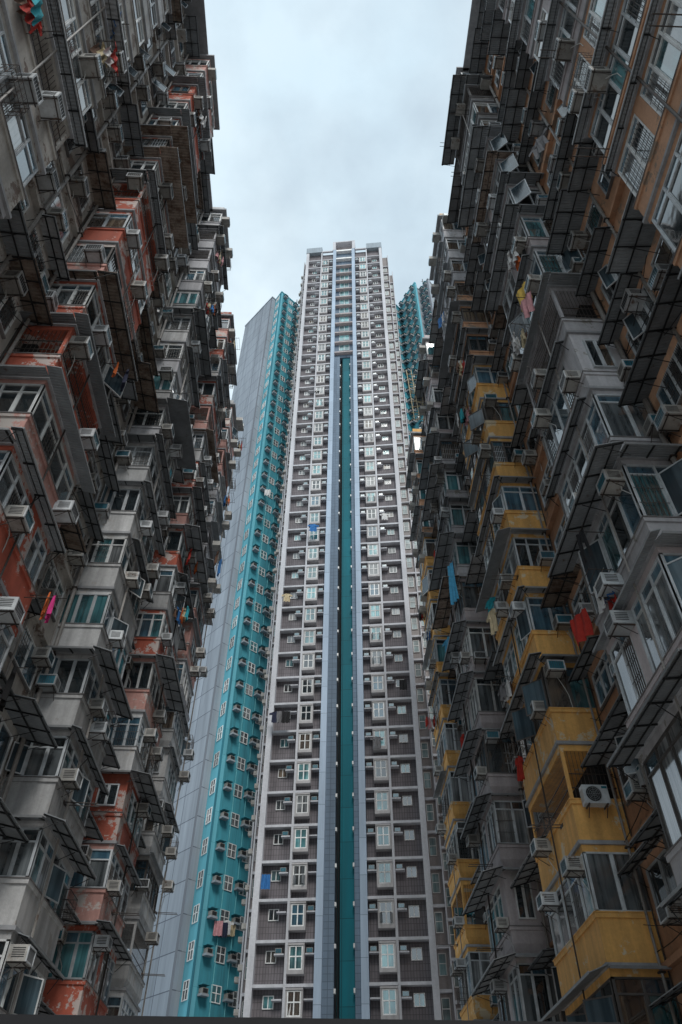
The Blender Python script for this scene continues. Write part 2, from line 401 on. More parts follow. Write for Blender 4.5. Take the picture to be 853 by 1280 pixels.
def rack_mesh():
    b = MB(); 
    for y in (-.55,.55): b.tube((0,y,0),(.85,y,.02),.014,'rail',5); b.tube((0,y,-.35),(.5,y,0),.01,'rail',4)
    for x in (.2,.42,.64,.85): b.tube((x,-.62,.012),(x,.62,.012),.01,'hose' if x==.42 else 'rail',5)
    return b.mesh('drying_rack')
def rods_mesh():
    b = MB()
    for y in (-.12,.12): b.tube((0,y,0),(1.15,y,-.03),.018,'rail',5)
    b.box(-.03,.02,-.16,.16,-.05,.05,'rail'); return b.mesh('clothes_pole')
def cage_mesh():
    b = MB()
    for z in (0,.3,.6):
        b.path([(0,-.5,z),(.45,-.5,z),(.45,.5,z),(0,.5,z)],.011,'rail',4)
    for i in range(9): b.tube((.45,-.5+i*.125,0),(.45,-.5+i*.125,.6),.008,'rail',4)
    for i in range(4):
        for y in (-.5,.5): b.tube((.1+i*.115,y,0),(.1+i*.115,y,.6),.008,'rail',4)
    for i in range(5): b.tube((0,-.4+i*.2,0),(.45,-.4+i*.2,0),.008,'rail',4)
    return b.mesh('flower_rack')
RACK, RODS, CAGE = rack_mesh(), rods_mesh(), cage_mesh()

# ------------------------------------------------------------------ the two canyon blocks
XR = 10.3
def make_block(side, name_label, H, h, zp, stacks, gapcols, wallmat):
    """side -1 left, +1 right; stacks: (y0,y1,colour,hp,zoff,flare,word,palette)"""
    sg = -side                                       # local +u points to the canyon
    X0 = side*XR
    root = empty('apartment_block', (X0, 23, 0)); tag(root, name_label, 'apartment block')
    def loc(y, z): return (0, y-23, z)
    nfl = len([k for k in range(-2, 30) if zp+h*k+h < H+ZC+.6 and zp+h*k > .5])
    ks = [k for k in range(-2, 30) if zp+h*k > .5 and zp+h*k+h < H+ZC+.6]
    top = zp+h*(ks[-1]+1)
    w = MB(sg); yend = stacks[-1][1]+.3
    w.box(-12,0,-3-23,yend-23,0,top+.3,wallmat)
    w.box(-.3,.12,-3-23,yend-23,top+.301,top+1.0,'conc')
    wl = w.build('wall', root)
    bounds = [-14.]+[s for st in stacks for s in (st[0],st[1])]
    gaps = [(-2., stacks[0][0])]+[(a[1],b[0]) for a,b in zip(stacks, stacks[1:])]
    cen = lambda y,z: (X0+sg*U, y, z)
    sname = 'left' if side < 0 else 'right'
    for si, (y0,y1,col,hp,zo,flare,word,pal) in enumerate(stacks):
        Ln = y1-y0
        vs = []; dx = -sg*.4 if (side < 0 and si == 4) else 0
        loc = lambda y, z: (dx, y-23, z)
        for c in pal:
            for kind in ('norm','norm','blank','open'): vs.append((c, kind, balcony_meshes(sg, Ln, h, hp+random.uniform(-.05,.05), c, kind, flare)))
        aw = []
        for _ in range(7):
            if random.random() < .1: continue
            m = MB(sg); awning(m, Ln, (random.choice([.3,.45,.6,.75,1.0])*random.uniform(.85,1.15) if si not in (0,4) else random.choice([.2,.35,.5])), random.uniform(.3,.7), random.choices(['awn','awn2','awn3'],[6,2,1])[0], random.random()<.75, random.uniform(.1,.4), random.random()<.75); aw.append(m.mesh('awning'))
        # roof cap of the stack
        cp = MB(sg); cp.box(0,U+.25,-.2,Ln+.2,0,.2,'soff'); cp.box(0,U,0,Ln,.201,.9,col); cp.build('roof_cap', root, loc(y0, top+zo+.02))
        for vv, uu in ((-.06, .1), (Ln*random.uniform(.3,.7), U+.1)):
            pq = MB(sg); rr = random.choice([.03,.045]); pq.tube((0,0,0),(0,0,top-random.uniform(.5,9)),rr,random.choice(['pipe','rail']),6); pq.build('drainpipe', root, (sg*uu, y0-23+vv, .2))
        for k in ks:
            z = zp+h*k+zo
            P = [(X0+sg*u, v, z+q) for u in (0,U+1) for v in (y0,y1) for q in (0,h)]
            if not inframe(P): continue
            dark = pal[(ks.index(k)*len(pal)//len(ks)) if len(pal) < 6 else ks.index(k)%len(pal)]
            c = [v for v in vs if v[0]==dark] if random.random()<.94 else vs
            wt = [{'norm':6,'blank':(.25 if col=='yellow' else 1.2) if Ln<6 else .4,'open':.35 if col=='yellow' else .8}[v[1]] for v in c]
            v = random.choices(c, wt)[0]
            o = obj('enclosed_balcony', v[2][0], root, loc(y0, z))
            obj('window_frame', v[2][1], o)
            if v[2][2]: obj('window_pane', v[2][2], o)
            if random.random() < (.72 if si else .5): obj('awning', random.choice(aw), o)
            else: pass
            fl = len(ks)-ks.index(k)                 # storey counted from the roof
            where = '%s storey from roof' % ordinal(fl)
            rz_side = 0 if sg > 0 else math.pi
            zt = z+h-.34
            # air conditioners
            if random.random() < .75:
                yy = y0+random.choice([.5,.55,1.3]); zz = random.choice([z+hp+.05, zt-.5, z+hp+.05])
                ac_jobs.append(((X0+sg*(U-.05), yy, zz), rz_side, 'air conditioner on %s, near corner, %s' % (word, where), 0))
            if random.random() < .62:
                yy = y0+Ln*random.uniform(.45,.9); zz = random.choice([z+hp-.45, zt-.5])
                ac_jobs.append(((X0+sg*(U+.0), yy, zz), rz_side, 'air conditioner on %s, long side, %s' % (word, where), 0))
            if random.random() < .5:
                ac_jobs.append(((X0+sg*random.choice([.4,.6,U-.4]), y0+.02, random.choice([z+hp-.44, zt-.48, z+hp+.06])), -math.pi/2, 'air conditioner on %s, end face, %s' % (word, where), 0))
            # racks and washing
            r = random.random()
            if r < .2:
                yy = y0+random.uniform(.9,Ln-.8); zz = z+hp+.15
                rk = obj('drying_rack', RACK, None, (X0+sg*(U+.02), yy, zz), rz_side); lb = uniq('dark metal drying rack on %s, %s' % (word, where))
                tag(rk, lb, 'drying rack', 'drying racks on the facades')
                if random.random() < .75:
                    for j in range(random.randint(3,5)):
                        c2 = random.choice(['navy','grey','white','cream','brown','rose','teal','black','white','blue','red','orange']); kd = random.choice(['shirt','towel','trousers','shirt'])
                        garment(kd, c2, (X0+sg*(U+.15+.17*j), yy+random.uniform(-.2,.2), zz), rz_side+random.uniform(-.2,.2), '%s %s drying on %s, %s' % (c2, kd, word, where), 'washing on the facades', random.uniform(.45,.7), random.uniform(.6,1.))
            elif r < .46:
                yy = y0+random.uniform(.4,Ln-.3); zz = z+hp-.25
                rk = obj('clothes_pole', RODS, None, (X0+sg*(U), yy, zz), rz_side); tag(rk, uniq('pair of dark clothes poles on %s, %s' % (word, where)), 'clothes pole', 'clothes poles on the facades')
            elif r < .62:
                yy = y0+random.uniform(.9,Ln-.8); zz = z+hp+.04
                rk = obj('window_cage', CAGE, None, (X0+sg*(U+.05), yy, zz), rz_side); tag(rk, uniq('thin metal window cage on %s, %s' % (word, where)), 'window cage', 'window cages on the facades')
    loc = lambda y, z: (0, y-23, z)
    # recessed wall between the stacks
    for gi, (g0,g1) in enumerate(gaps):
        gc = gapcols[gi]; Wd = g1-g0
        wordg = [q+' '+sname+' recess' for q in ('nearest','second','third','fourth','farthest')][gi]
        sk = MB(sg); sk.box(-.0+.002,.05,g0-23,g1-23,0,top+.29,gc); 
        for k in ks+[ks[-1]+1]: sk.box(.051,.26,g0-23,g1-23,zp+h*k-.2,zp+h*k-.02,gc)
        sk.build('recess_wall', root)
        rf = MB(sg); lip = (1.15,1.6,1.0,.9,.9)[gi]; rf.box(.06,lip,.02,Wd-.02,0,.16,'soff'); rf.box(.06,lip-.1,.03,Wd-.03,.161,.8,gc); rf.build('roof_cap', root, (0,g0-23,top+.02))
        meshes = []
        nw = 1 if Wd < 4.6 else 2
        for vi in range(6):
            f, g2, a = MB(sg), MB(sg), MB(sg)
            ww = (Wd-.6)/nw-.5; ww = min(ww, 2.6)
            F = lambda aa,b,c: (.055+b, aa, c)
            glazing(f, g2, F, ww, 0, 1.35, random.choice([2,3,4]) if ww>1.8 else 2, random.choices(['frame','framew'],[3,2])[0], picker(3,3,3,3,1,3), random.choice([0,.4]), .06)
            f.box(.055,.16,-.08,ww+.08,-.06,-.001,'conc')
            d = random.uniform(.6,1.35); zz = 1.5; dr = d*random.uniform(.1,.3); am = random.choices(['awn','awn2','awn3'],[5,2,2])[0]
            v0, v1 = -.35, ww+.35
            a.hexa([(.27,v0,zz),(.27+d,v0,zz-dr),(.27+d,v1,zz-dr),(.27,v1,zz),(.27,v0,zz+.025),(.27+d,v0,zz-dr+.025),(.27+d,v1,zz-dr+.025),(.27,v1,zz+.025)], am)
            for i in range(4):
                v = v0+.03+(v1-v0-.06)*i/3
                a.hexa([(.27,v-.018,zz-.045),(.26+d,v-.018,zz-dr-.045),(.26+d,v+.018,zz-dr-.045),(.27,v+.018,zz-.045),(.27,v-.018,zz-.003),(.26+d,v-.018,zz-dr-.003),(.26+d,v+.018,zz-dr-.003),(.27,v+.018,zz-.003)],'batten')
                a.tube((.06,v,zz-.55),(.2+d*.7,v,zz-dr*.8-.03),.013,'batten',4)
            for q in (.45,.95): a.hexa([(.27+d*q-.02,v0,zz-dr*q-.085),(.27+d*q+.02,v0,zz-dr*q-.085),(.27+d*q+.02,v1,zz-dr*q-.085),(.27+d*q-.02,v1,zz-dr*q-.085),(.27+d*q-.02,v0,zz-dr*q-.047),(.27+d*q+.02,v0,zz-dr*q-.047),(.27+d*q+.02,v1,zz-dr*q-.047),(.27+d*q-.02,v1,zz-dr*q-.047)],'batten')
            meshes.append((ww, f.mesh('window'), g2.mesh('pane'), a.mesh('awning')))
        for k in ks:
            for j in range(nw):
                ww, fm_, gm_, am_ = random.choice(meshes)
                y = g0+.45+j*(Wd-.3)/nw; z = zp+h*k+1.05
                P = [(X0+sg*u, v, z+q) for u in (0,1.4) for v in (y,y+ww) for q in (0,1.5)]
                if not inframe(P, 20): continue
                o = obj('window', fm_, root, loc(y, z)); obj('pane', gm_, o)
                if random.random() < .62: obj('awning', am_, o)
                fl = len(ks)-ks.index(k)
                where = '%s storey from roof' % ordinal(fl)
                if random.random() < .85:
                    ac_jobs.append(((X0+sg*.1, y+ww*random.choice([.25,.8]), z+random.choice([-.52,-.55,.9])), 0 if sg>0 else math.pi, 'air conditioner in %s, %s window, %s' % (wordg, 'near' if j==0 else 'far', where), 1))
        cb = MB(sg)
        for q in range(9):
            zq = random.uniform(8, top-4); u0 = random.uniform(.3,.6); ya, yb = g0+.1, g1-.1; za, zb2 = zq, zq+random.uniform(-3,3)
            pts = [(u0, ya+(yb-ya)*t/8-23, za+(zb2-za)*t/8-.5*math.sin(math.pi*t/8)) for t in range(9)]; cb.path(pts, .014, 'batten', 4)
        cb.build('cable', root)
        for j in range(3):
            yy = [g0+.2, g0+Wd*.5, g1-.22][j]; p = MB(sg); r = random.choice([.045,.06,.08])
            p.tube((0,0,0),(0,0,top-.5),r,'pipe',8)
            for k in ks: p.box(-.09,.1,-r-.03,r+.03,zp+h*k-.5,zp+h*k-.45,'rail')
            p.build('drainpipe', root, (sg*.37, yy-23, .2))
    return root, ks, top

# left: h 3.12, parapet bottoms at 6.7+3.12k above eye ; right: parapet tops 7.42+3.46k
LS = [(2.8,8.2,'white',1.2,0,False,'nearest grey left stack',['grey','offw','white']),
      (13.0,17.2,'red',1.2,-.4,False,'near red left stack',['red','red','pink','red','red','pink']),
      (23.4,27.7,'white',1.25,0,False,'white left stack',['white','white','white','grey']),
      (32.2,36.7,'red',1.15,-.4,False,'far red left stack',['red','white','red','pink','red','white','pink']),
      (41.3,45.6,'white',1.15,-.6,True,'farthest white left stack',['white','white','pink','grey','pink'])]
RS = [(2.6,8.0,'orange',.9,0,False,'nearest brown right stack',['orange','mauve']),
      (13.5,18.0,'grey',.85,0,False,'near grey right stack',['grey','grey','mauve','conc']),
      (23.8,28.9,'yellow',1.3,0,False,'near yellow right stack',['yellow','yellow','yellow','orange','grey']),
      (34.6,39.3,'mauve',1.0,-.4,True,'pale mauve right stack',['mauve','mauve','grey','mauve']),
      (45.0,49.0,'yellow',1.0,-.7,True,'far yellow right stack',['yellow','yellow','yellow','orange'])]
left, kl, topl = make_block(-1, 'weathered left apartment block with red and white enclosed balconies', 57, 3.12, 6.7+ZC-3.12*0, LS, ['offw','offw','offw','pink','offw'], 'offw')
right, kr, topr = make_block(1, 'weathered right apartment block with yellow, grey and brown enclosed balconies', 57.5, 3.46, 6.1+ZC, RS, ['orange','orange','orange','orange','grey'], 'orange')

# air conditioners: 300 individuals at most, nearest first
vis = []
for j in ac_jobs:
    p = project(j[0])
    if p and -15 < p[0] < 868 and -15 < p[1] < 1270: vis.append(((Vector(j[0])-Vector((0,0,ZC))).length, j))
vis.sort(key=lambda t: t[0])
rest = vis[300:]; n = 0
for d, (loc, rz, lb, gp) in vis[:300]:
    t = random.choices([0,1,2,3],[4,3,2,2])[0]
    lab = uniq({0:'beige ',1:'dark-grilled ',2:'white ',3:'black-and-white '}[t]+lb)
    if lab is None: continue
    e = place(AC[t], 'air_conditioner', loc, rz+random.uniform(-.03,.03)); tag(e, lab, 'air conditioner', 'air conditioners on the facades')
for d, (loc, rz, lb, gp) in rest:
    c_, s_ = math.cos(rz), math.sin(rz); G_ = lambda a,b,c: (loc[0]+a*c_-b*s_, loc[1]+a*s_+b*c_, loc[2]+c)
    if 'FARAC' not in globals(): FARAC = MB()
    FARAC.fbox(G_, 0,.58,-.33,.33,0,.42,'accase'); FARAC.fbox(G_, .581,.6,-.28,.28,.05,.37,random.choice(['acgrille','acdark']))
if 'FARAC' in globals(): tag(FARAC.build('air_conditioner'), 'small air conditioners too far up the side blocks to tell apart', 'air conditioner', 'air conditioners on the facades', 'stuff')
print('ACS', len(vis))

# split-type outdoor units with fans on the right block
for (x,y,z,rz,lb) in ((9.15,23.45,10.85+ZC-.35,-math.pi/2,'white outdoor unit with a round fan below the near end of a yellow balcony'),
                      (10.2,21.5,10.2+ZC,math.pi,'outdoor unit with a round fan on the brown wall, right of the yellow balcony'),
                      (10.2,20.4,10.6+ZC,math.pi,'outdoor unit with a round fan on the brown wall, nearer the camera than its twin')):
    e = place(FAN, 'outdoor_unit', (x,y,z), rz); tag(e, lb, 'air conditioner', 'fan outdoor units on the right block')

# washing seen clearly in the photograph, at its place on the facades
def at(px, py, X):
    d = Rv*(px-426.5)+Uv*(640-py)+Fv*f_px; t = X/d.x
    return (X, d.y*t, d.z*t+ZC)
def hang(px, py, X, kind, col, label, w=.6, h=.9, rz=None, name=None):
    p = at(px, py, X); rz = (math.pi if X>0 else 0)+(.4 if rz is None else rz)
    o = garment(kind, col, p, rz, label, None, w, h, name)
    return p
def pole_at(p, X, lb):
    sgx = -1 if X > 0 else 1
    m = MB(sgx); ln = abs(X) ; m.tube((-(8.45-ln)-.0 if ln<8.45 else 0,0,.012),(.35,0,.012),.016,'rail',5); m.tube((-.02,-.35,.02),(-.02,.35,.02),.01,'rail',5)
    tag(m.build('clothes_pole', None, p), uniq(lb), 'clothes pole', 'clothes poles on the facades')
W_ = [(62,745,-7.9,'towel','orange','orange cloth hanging left of a magenta one on the left block',.55,.7),
      (68,748,-7.6,'towel','magenta','magenta cloth hanging beside an orange one on the left block',.5,.7),
      (148,455,-8.0,'towel','orange','bright orange strip of cloth hanging high on the left block',.25,.75),
      (160,465,-7.8,'shirt','navy','dark shirt hanging beside an orange strip on the left block',.5,1.0),
      (238,688,-8.1,'shirt','red','red shirt hanging on the far part of the left block',.6,1.),
      (246,704,-8.0,'towel','orange','small orange towel below a red shirt on the left block',.4,.8),
      (276,700,-7.9,'trousers','blue','blue trousers hanging at the far corner of the left block',.6,1.5),
      (272,690,-7.8,'shirt','brown','brown shirt beside blue trousers at the far corner of the left block',.6,1.2),
      (20,835,-8.7,'shirt','black','black shirt hanging in an open balcony low on the left block',.7,1.2),
      (227,492,-8.0,'shirt','white','white shirt hanging on the middle of the left block',.6,1.1),
      (563,705,7.9,'towel','sky','long sky-blue towel hanging on the right block',.7,3.0),
      (560,796,8.0,'shirt','sky','bright blue shirt hanging left of a cream jacket on the right block',.8,1.1),
      (612,748,8.0,'shirt','teal','teal shirt hanging above a cream jacket on the right block',.55,1.1),
      (614,762,7.8,'shirt','cream','cream jacket hanging below a teal shirt on the right block',.6,1.3),
      (722,768,7.9,'towel','red','large rust-red cloth hanging on the right block',.75,.95),
      (648,945,8.1,'shirt','red','small red jacket hanging beside the yellow balconies',.35,1.),
      (725,665,7.7,'trousers','black','black trousers hanging below a window on the right block',.4,1.1),
      (652,358,8.0,'towel','yellow','mustard blanket hanging high on the right block',.8,1.6),
      (656,372,7.8,'towel','rose','pale patterned sheet hanging beside a mustard blanket',.7,1.3),
      (671,175,7.9,'shirt','grey','grey shirt hanging near the top of the right block',.7,1.2),
      (582,235,8.1,'towel','sky','blue bundle of washing near the roof of the right block',.6,1.5),
      (551,395,8.1,'towel','blue','blue tarpaulin hanging at the far top of the right block',.9,1.2),
      (150,30,-8.2,'shirt','blue','blue shirt hanging near the top left of the left block',.6,1.1)]
for px,py,X,kd,c2,lb,w_,h_ in W_:
    p = hang(px,py,X,kd,c2,lb,w_,h_); pole_at(p, X, 'clothes pole carrying the '+lb.split(' hanging')[0].split(' beside')[0].split(' below')[0])

def at_y(px, py, Y):
    d = Rv*(px-426.5)+Uv*(640-py)+Fv*f_px; t = Y/d.y
    return Vector((d.x*t, Y, d.z*t+ZC))
for px,py,Y,kd,c2,lb in ((274,1151,72.0,'towel','rose','pale pink cloth hung at the left on the low teal tower'),(280,1153,72.4,'towel','navy','dark narrow cloth hung between pale ones on the teal tower'),
    (284,1150,72.8,'shirt','white','white shirt hung between cloths on the low teal tower'),(290,1152,73.3,'towel','cream','cream cloth hung at the right on the low teal tower'),
    (346,889,61.6,'shirt','navy','dark shirt hung low on the left of the main tower'),(352,889,61.5,'towel','grey','grey cloth hung low on the left of the main tower'),(358,889,61.4,'towel','black','black cloth hung low on the left of the main tower'),
    (392,655,61.2,'shirt','blue','blue shirt hung midway up the left of the main tower'),(335,612,71.6,'towel','white','pale cloth hung midway up the teal tower')):
    garment(kd, c2, at_y(px,py,Y), -math.pi/2, lb, 'washing on the far towers', .8, 1.2)
# bamboo scaffolding at the far top corner of the right block
sc_ = MB(); rn = random.Random(4)
b0 = at(528,500,8.3)
for i in range(5):
    x = -.9+.45*i; sc_.tube((x,rn.uniform(-.3,.3),-3),(x+rn.uniform(-.3,.3),rn.uniform(-.3,.3),4.5),.035,'c_cream',6)
for i in range(9): z=-2.8+i*.85; sc_.tube((-1.1,rn.uniform(-.2,.2),z+rn.uniform(-.3,.3)),(1.2,rn.uniform(-.2,.2),z+rn.uniform(-.3,.3)),.03,'c_cream',6)
for i in range(5): z=-2.5+i*1.3; sc_.tube((-1.,0,z),(1.1,.1,z+rn.choice([-1.2,1.2])),.03,'c_cream',6)
tag(sc_.build('bamboo_scaffold', None, b0), 'tangle of pale bamboo scaffolding poles at the far top corner of the right block', 'scaffolding')

# ------------------------------------------------------------------ main tower
M['t_col']=paint('pale_tower_render', (.62,.635,.68), .35, 0, var=0, streak=.45, scale=.6, bump=.05)
M['t_panel']=tile('mauve_grey_mosaic', (.19,.175,.19), (.09,.085,.09), .22, .45, .5, .02)
M['t_lb']=tile('light_blue_column', (.40,.50,.62), (.18,.23,.28), 2.0, 2.9, .3, .02)
M['t_gb']=tile('slate_blue_cladding', (.16,.22,.29), (.08,.11,.15), .5, .5, .35, .02)
M['t_teal']=tile('deep_teal_wall', (.006,.14,.18), (.004,.07,.09), 1.0, 2.9, .35, .03)
M['t_beam']=paint('beam_soffit', (.55,.49,.49), .3, 0, var=0, bump=.02)
M['t_box']=paint('bay_box_render', (.5,.49,.5), .3, 0, var=.15, bump=.02)
M['t_crn']=paint('crown_grey_blue', (.33,.40,.46), .3, 0, var=0, bump=.02)
M['t_brown']=paint('rear_wing_render', (.36,.335,.335), .35, 0, var=0)
W = 14.08; ang = R(-7.35); TLp = (-4.81, 62.5)
tower = empty('apartment_tower', (TLp[0], TLp[1], 0), ang)
tag(tower, 'very tall grey tower with a blue and teal central strip, facing down the court', 'apartment tower')
FH = 2.907; b0z = 25.88+ZC; kb = list(range(-8, 37)); ztop = b0z+FH*36
band = [b0z+FH*k for k in kb]
DEP = .6                                             # depth of the panels behind the frame
w = MB()
def tb(mb, s0,s1,d0,d1,z0,z1,mat): mb.box(s0,s1,-d1,-d0,z0,z1,mat)       # d outward to the camera
tb(w, .1,4.99,-9,-DEP,0,ztop+3,'t_panel'); tb(w, 9.09,W-.1,-9,-DEP,0,ztop+3,'t_panel')
tb(w, 5.0,9.08,-9,-2.4,0,97.6+ZC,'t_teal'); tb(w, 5.0,9.08,-9,-.5,97.6+ZC,ztop+3,'t_gb')
w.build('wall', tower)
fr = MB()
zt_c, zt_s = 135.5+ZC, 133.8+ZC
tb(fr, 0,.5,-DEP-.01,0,0,zt_c,'t_col'); tb(fr, W-.5,W,-DEP-.01,0,0,zt_c,'t_col')
tb(fr, 2.78,2.97,-DEP-.01,-.05,0,zt_s,'t_col'); tb(fr, 11.13,11.32,-DEP-.01,-.05,0,zt_s,'t_col')
for z in band:
    for s0,s1 in ((.501,2.779),(2.971,5.029),(9.061,11.129),(11.321,W-.501)): tb(fr, s0,s1,-DEP-.01,-.03,z-.21,z,'t_col')
fr.build('frame', tower)
cl = MB()
zc0 = 97.6+ZC
for s0,s1 in ((5.03,5.6),(8.49,9.06)): tb(cl, s0,s1,-2.39,.12,0,zt_s+.2,'t_lb')
for s0,s1 in ((5.601,6.45),(8.03,8.489)): tb(cl, s0,s1,-2.39,-.3,0,zc0,'t_gb')
tb(cl, 6.86,8.029,-2.39,-.65,0,zc0,'t_teal')
cl.build('column', tower)
pp = MB()
for s in (6.54,6.67,6.78): pp.tube((s,1.2,0),(s,1.2,zc0),.045,'acdark',6)
for z in band:
    if z < zc0: tb(pp, 6.46,6.60,-.6,-.25,z-.6,z-.3,'framew'); tb(pp, 7.92,8.04,-.64,-.2,z-.6,z-.3,'framew')
pp.build('drainpipe', tower)
bm = MB()
for i, z in enumerate([b for b in band if b > zc0-1]):
    last = z > ztop-FH*.5
    bm = MB(); tb(bm, 5.601,8.489,-.49,.05,-.24,0,'t_beam'); bm.build('bridge_beam', tower, (0,0,z))
cr = MB()                                            # crown
tb(cr, 4.95,9.14,-3,.15,137.0+ZC,137.3+ZC,'t_col'); tb(cr, 4.95,5.5,-3,.15,133.9+ZC,136.99+ZC,'t_col'); tb(cr, 8.6,9.14,-3,.15,133.9+ZC,136.99+ZC,'t_col')
tb(cr, 5.501,8.599,-3,-1.0,133.9+ZC,136.99+ZC,'t_beam')
for z0,z1 in ((133.3,133.75),(130.1,130.5)): tb(cr, 5.61,8.48,-1.2,.1,z0+ZC,z1+ZC,'framew')
tb(cr, -.06,2.9,-3,.08,133.6+ZC,135.6+ZC,'t_crn'); tb(cr, 11.25,W+.06,-3,.08,133.6+ZC,135.6+ZC,'t_crn')
tb(cr, 2.901,4.949,-.3,.0,zt_s-.1,zt_s+.25,'t_col'); tb(cr, 9.141,11.249,-.3,.0,zt_s-.1,zt_s+.25,'t_col')
cr.build('crown', tower)
def small_window(mb, gm, F, w_, h_, fm='framew', nx=2, ny=1, pane='g_teal', t=.05):
    mb.fbox(F, 0,w_,0,.06,0,t,fm); mb.fbox(F, 0,w_,0,.06,h_-t,h_,fm)
    for i in range(nx+1):
        a = min(max(i*w_/nx-t/2,0),w_-t); mb.fbox(F, a,a+t,.001,.065,t+.001,h_-t-.001,fm)
    if ny > 1: mb.fbox(F, t,w_-t,.002,.055,h_*.52,h_*.52+t,fm)
    gm.quad([F(.01,.03,.01),F(w_-.01,.03,.01),F(w_-.01,.03,h_-.01),F(.01,.03,h_-.01)], pane)
bw = []
for pane in ('g_cyan','g_cyan','g_cyan','g_teal','g_pale','g_grey','g_blue','g_warm','g_cyan','g_dark','g_cyan'):
    b = MB(); f2 = MB(); g2 = MB()
    wd = 1.28
    b.box(0,wd,-.64,0,-.28,-.02,'t_box'); b.box(0,wd,-.64,0,1.62,1.75,'t_box'); b.box(0,.12,-.6,0,-.019,1.619,'t_box'); b.box(wd-.12,wd,-.6,0,-.019,1.619,'t_box'); b.box(.12,wd-.12,-.5,0,-.019,1.619,'black')
    small_window(f2, g2, lambda a,bb,c: (.13+a, -.52-bb, c), wd-.26, 1.6, 'framew', 2, 2, pane, .085)
    if random.random() < .3:                          # an opened sash
        for s in (-1,1): f2.quad([(.64+s*.5,-.58,.1),(.64+s*.3,-.9,.1),(.64+s*.3,-.9,.8),(.64+s*.5,-.58,.8)], 'g_pale')
    bw.append((b.mesh('bay_window'), f2.mesh('window_frame'), g2.mesh('window_pane')))
sw = []
for pane in ('g_cyan','g_pale','g_cyan','g_grey','g_dark','g_teal','g_warm'):
    f2 = MB(); g2 = MB(); small_window(f2, g2, lambda a,bb,c: (a, -.01-bb, c), .82, .85, 'framew', 2, 1, pane, .06)
    sw.append((f2.mesh('window'), g2.mesh('pane')))
farac = MB(); 
def t2w(s, d, z):                                     # tower to world
    c_, s_ = math.cos(ang), math.sin(ang); x, y = s, -d
    return (TLp[0]+x*c_-y*s_, TLp[1]+x*s_+y*c_, z)
def far_ac(s, d, z, w_=.5):
    F = lambda a,b,c: t2w(s+a, d+b, z+c)
    farac.fbox(F, 0,w_,0,.45,0,.36,'accase'); farac.fbox(F, .03,w_-.03,.451,.47,.04,.32,'acgrille')
led = MB(); led.box(0,.75,-.52,0,0,.1,'t_col'); LED = led.mesh('ledge'); led = MB(); cnt = 0
for k, z in zip(kb, band):
    if z > ztop+.1: continue
    zz = z-FH                                        # floor below this band: storey spans zz..z
    if z < 8: continue
    for s in (2.98, 9.83):
        b_, f_, g_ = random.choice(bw); o = obj('bay_window', b_, tower, (s, DEP, z-.26-1.76)); obj('window_frame', f_, o); obj('window_pane', g_, o)
    if random.random() < .22:
        s_ = random.choice([1.0,2.1,3.4,10.2,12.0,12.9]); c2 = random.choice(['white','navy','grey','red','cream','blue','black','rose'])
        garment(random.choice(['shirt','towel']), c2, t2w(s_, random.uniform(-.1,.5), z-1.2), -math.pi/2, '%s cloth hung on the main tower, %s floor below its roof' % (c2, ordinal(min(18, 37-k+1)) if 37-k+1 <= 18 else str(37-k+1)+'th'), 'washing on the far towers', .7, 1.1)
    for s in (1.25, 12.2):
        f_, g_ = random.choice(sw); o = obj('window', f_, tower, (s, DEP, z-1.45)); obj('pane', g_, o)
    for s0,s1 in ((1.95,2.77),(4.3,5.0),(9.1,9.78),(11.33,12.1)):
        if cnt < 100: obj('ledge', LED, tower, (s0, DEP, z-1.02)); cnt += 1
        else: tb(led, s0,s0+.75,-DEP,-.08,z-1.02,z-.92,'t_col')
        if random.random() < .8: far_ac(s0+.08, -DEP+.05, z-.91)
tag(led.build('ledge', tower), kind='stuff')
for k, z in zip(kb, band):                            # small central windows of the upper storeys
    if z > zc0+1 and z < ztop:
        f2 = MB(); g2 = MB(); small_window(f2, g2, lambda a,bb,c: (a, -bb, c), 1.6, 1.6, 'frame', 2, 1, random.choice(['g_cyan','g_teal','g_cyan']), .05)
        o = f2.build('central_window', tower, (6.3, .49, z-1.95)); g2.build('pane', o)
# rear wings stepping back either side
sd = MB()
def wl_(s0,s1,d0,d1,ztp,mat): tb(sd, s0,s1,d0,d1,0,ztp,mat)
wl_(W-.09, W+1.05, -11,-2.6, 134.6+ZC,'t_brown'); wl_(W+1.06, W+1.85, -13,-6.0, 134.0+ZC,'t_brown')
wl_(-.75, .09, -11,-2.6, 134.6+ZC,'t_brown'); wl_(-1.7, -.76, -13,-6.0, 134.0+ZC,'t_brown')
for z in band:
    for s0,s1,d in ((W-.09,W+1.1,-2.58),(W+1.06,W+1.9,-5.98),(-.8,.09,-2.58),(-1.75,-.76,-5.98)): tb(sd, s0,s1,d-.02,d+.28,z-.22,z,'t_col')
for s,d in ((W+1.0,-2.58),(W+1.8,-5.98),(-.8,-2.58),(-1.75,-5.98)): tb(sd, s,s+.12,d-.01,d+.32,0,134.9+ZC,'t_col')
sd.build('side_wing', tower)
sideW = []
for pane in ('g_side','g_side','g_grey'):
    f2 = MB(); g2 = MB(); small_window(f2, g2, lambda a,bb,c: (a, -bb, c), .62, 1.5, 'framew', 1, 2, 'g_side', .05); sideW.append((f2.mesh('side_window'), g2.mesh('pane')))
n = 0
for z in band:
    if z < 10 or n >= 98: continue
    for s,d in ((W+.12,-2.58),(W+1.3,-5.98)):
        if n >= 98: break
        f_, g_ = random.choice(sideW); o = obj('side_window', f_, tower, (s, -d, z-2.0)); obj('pane', g_, o); n += 1
sl = MB()
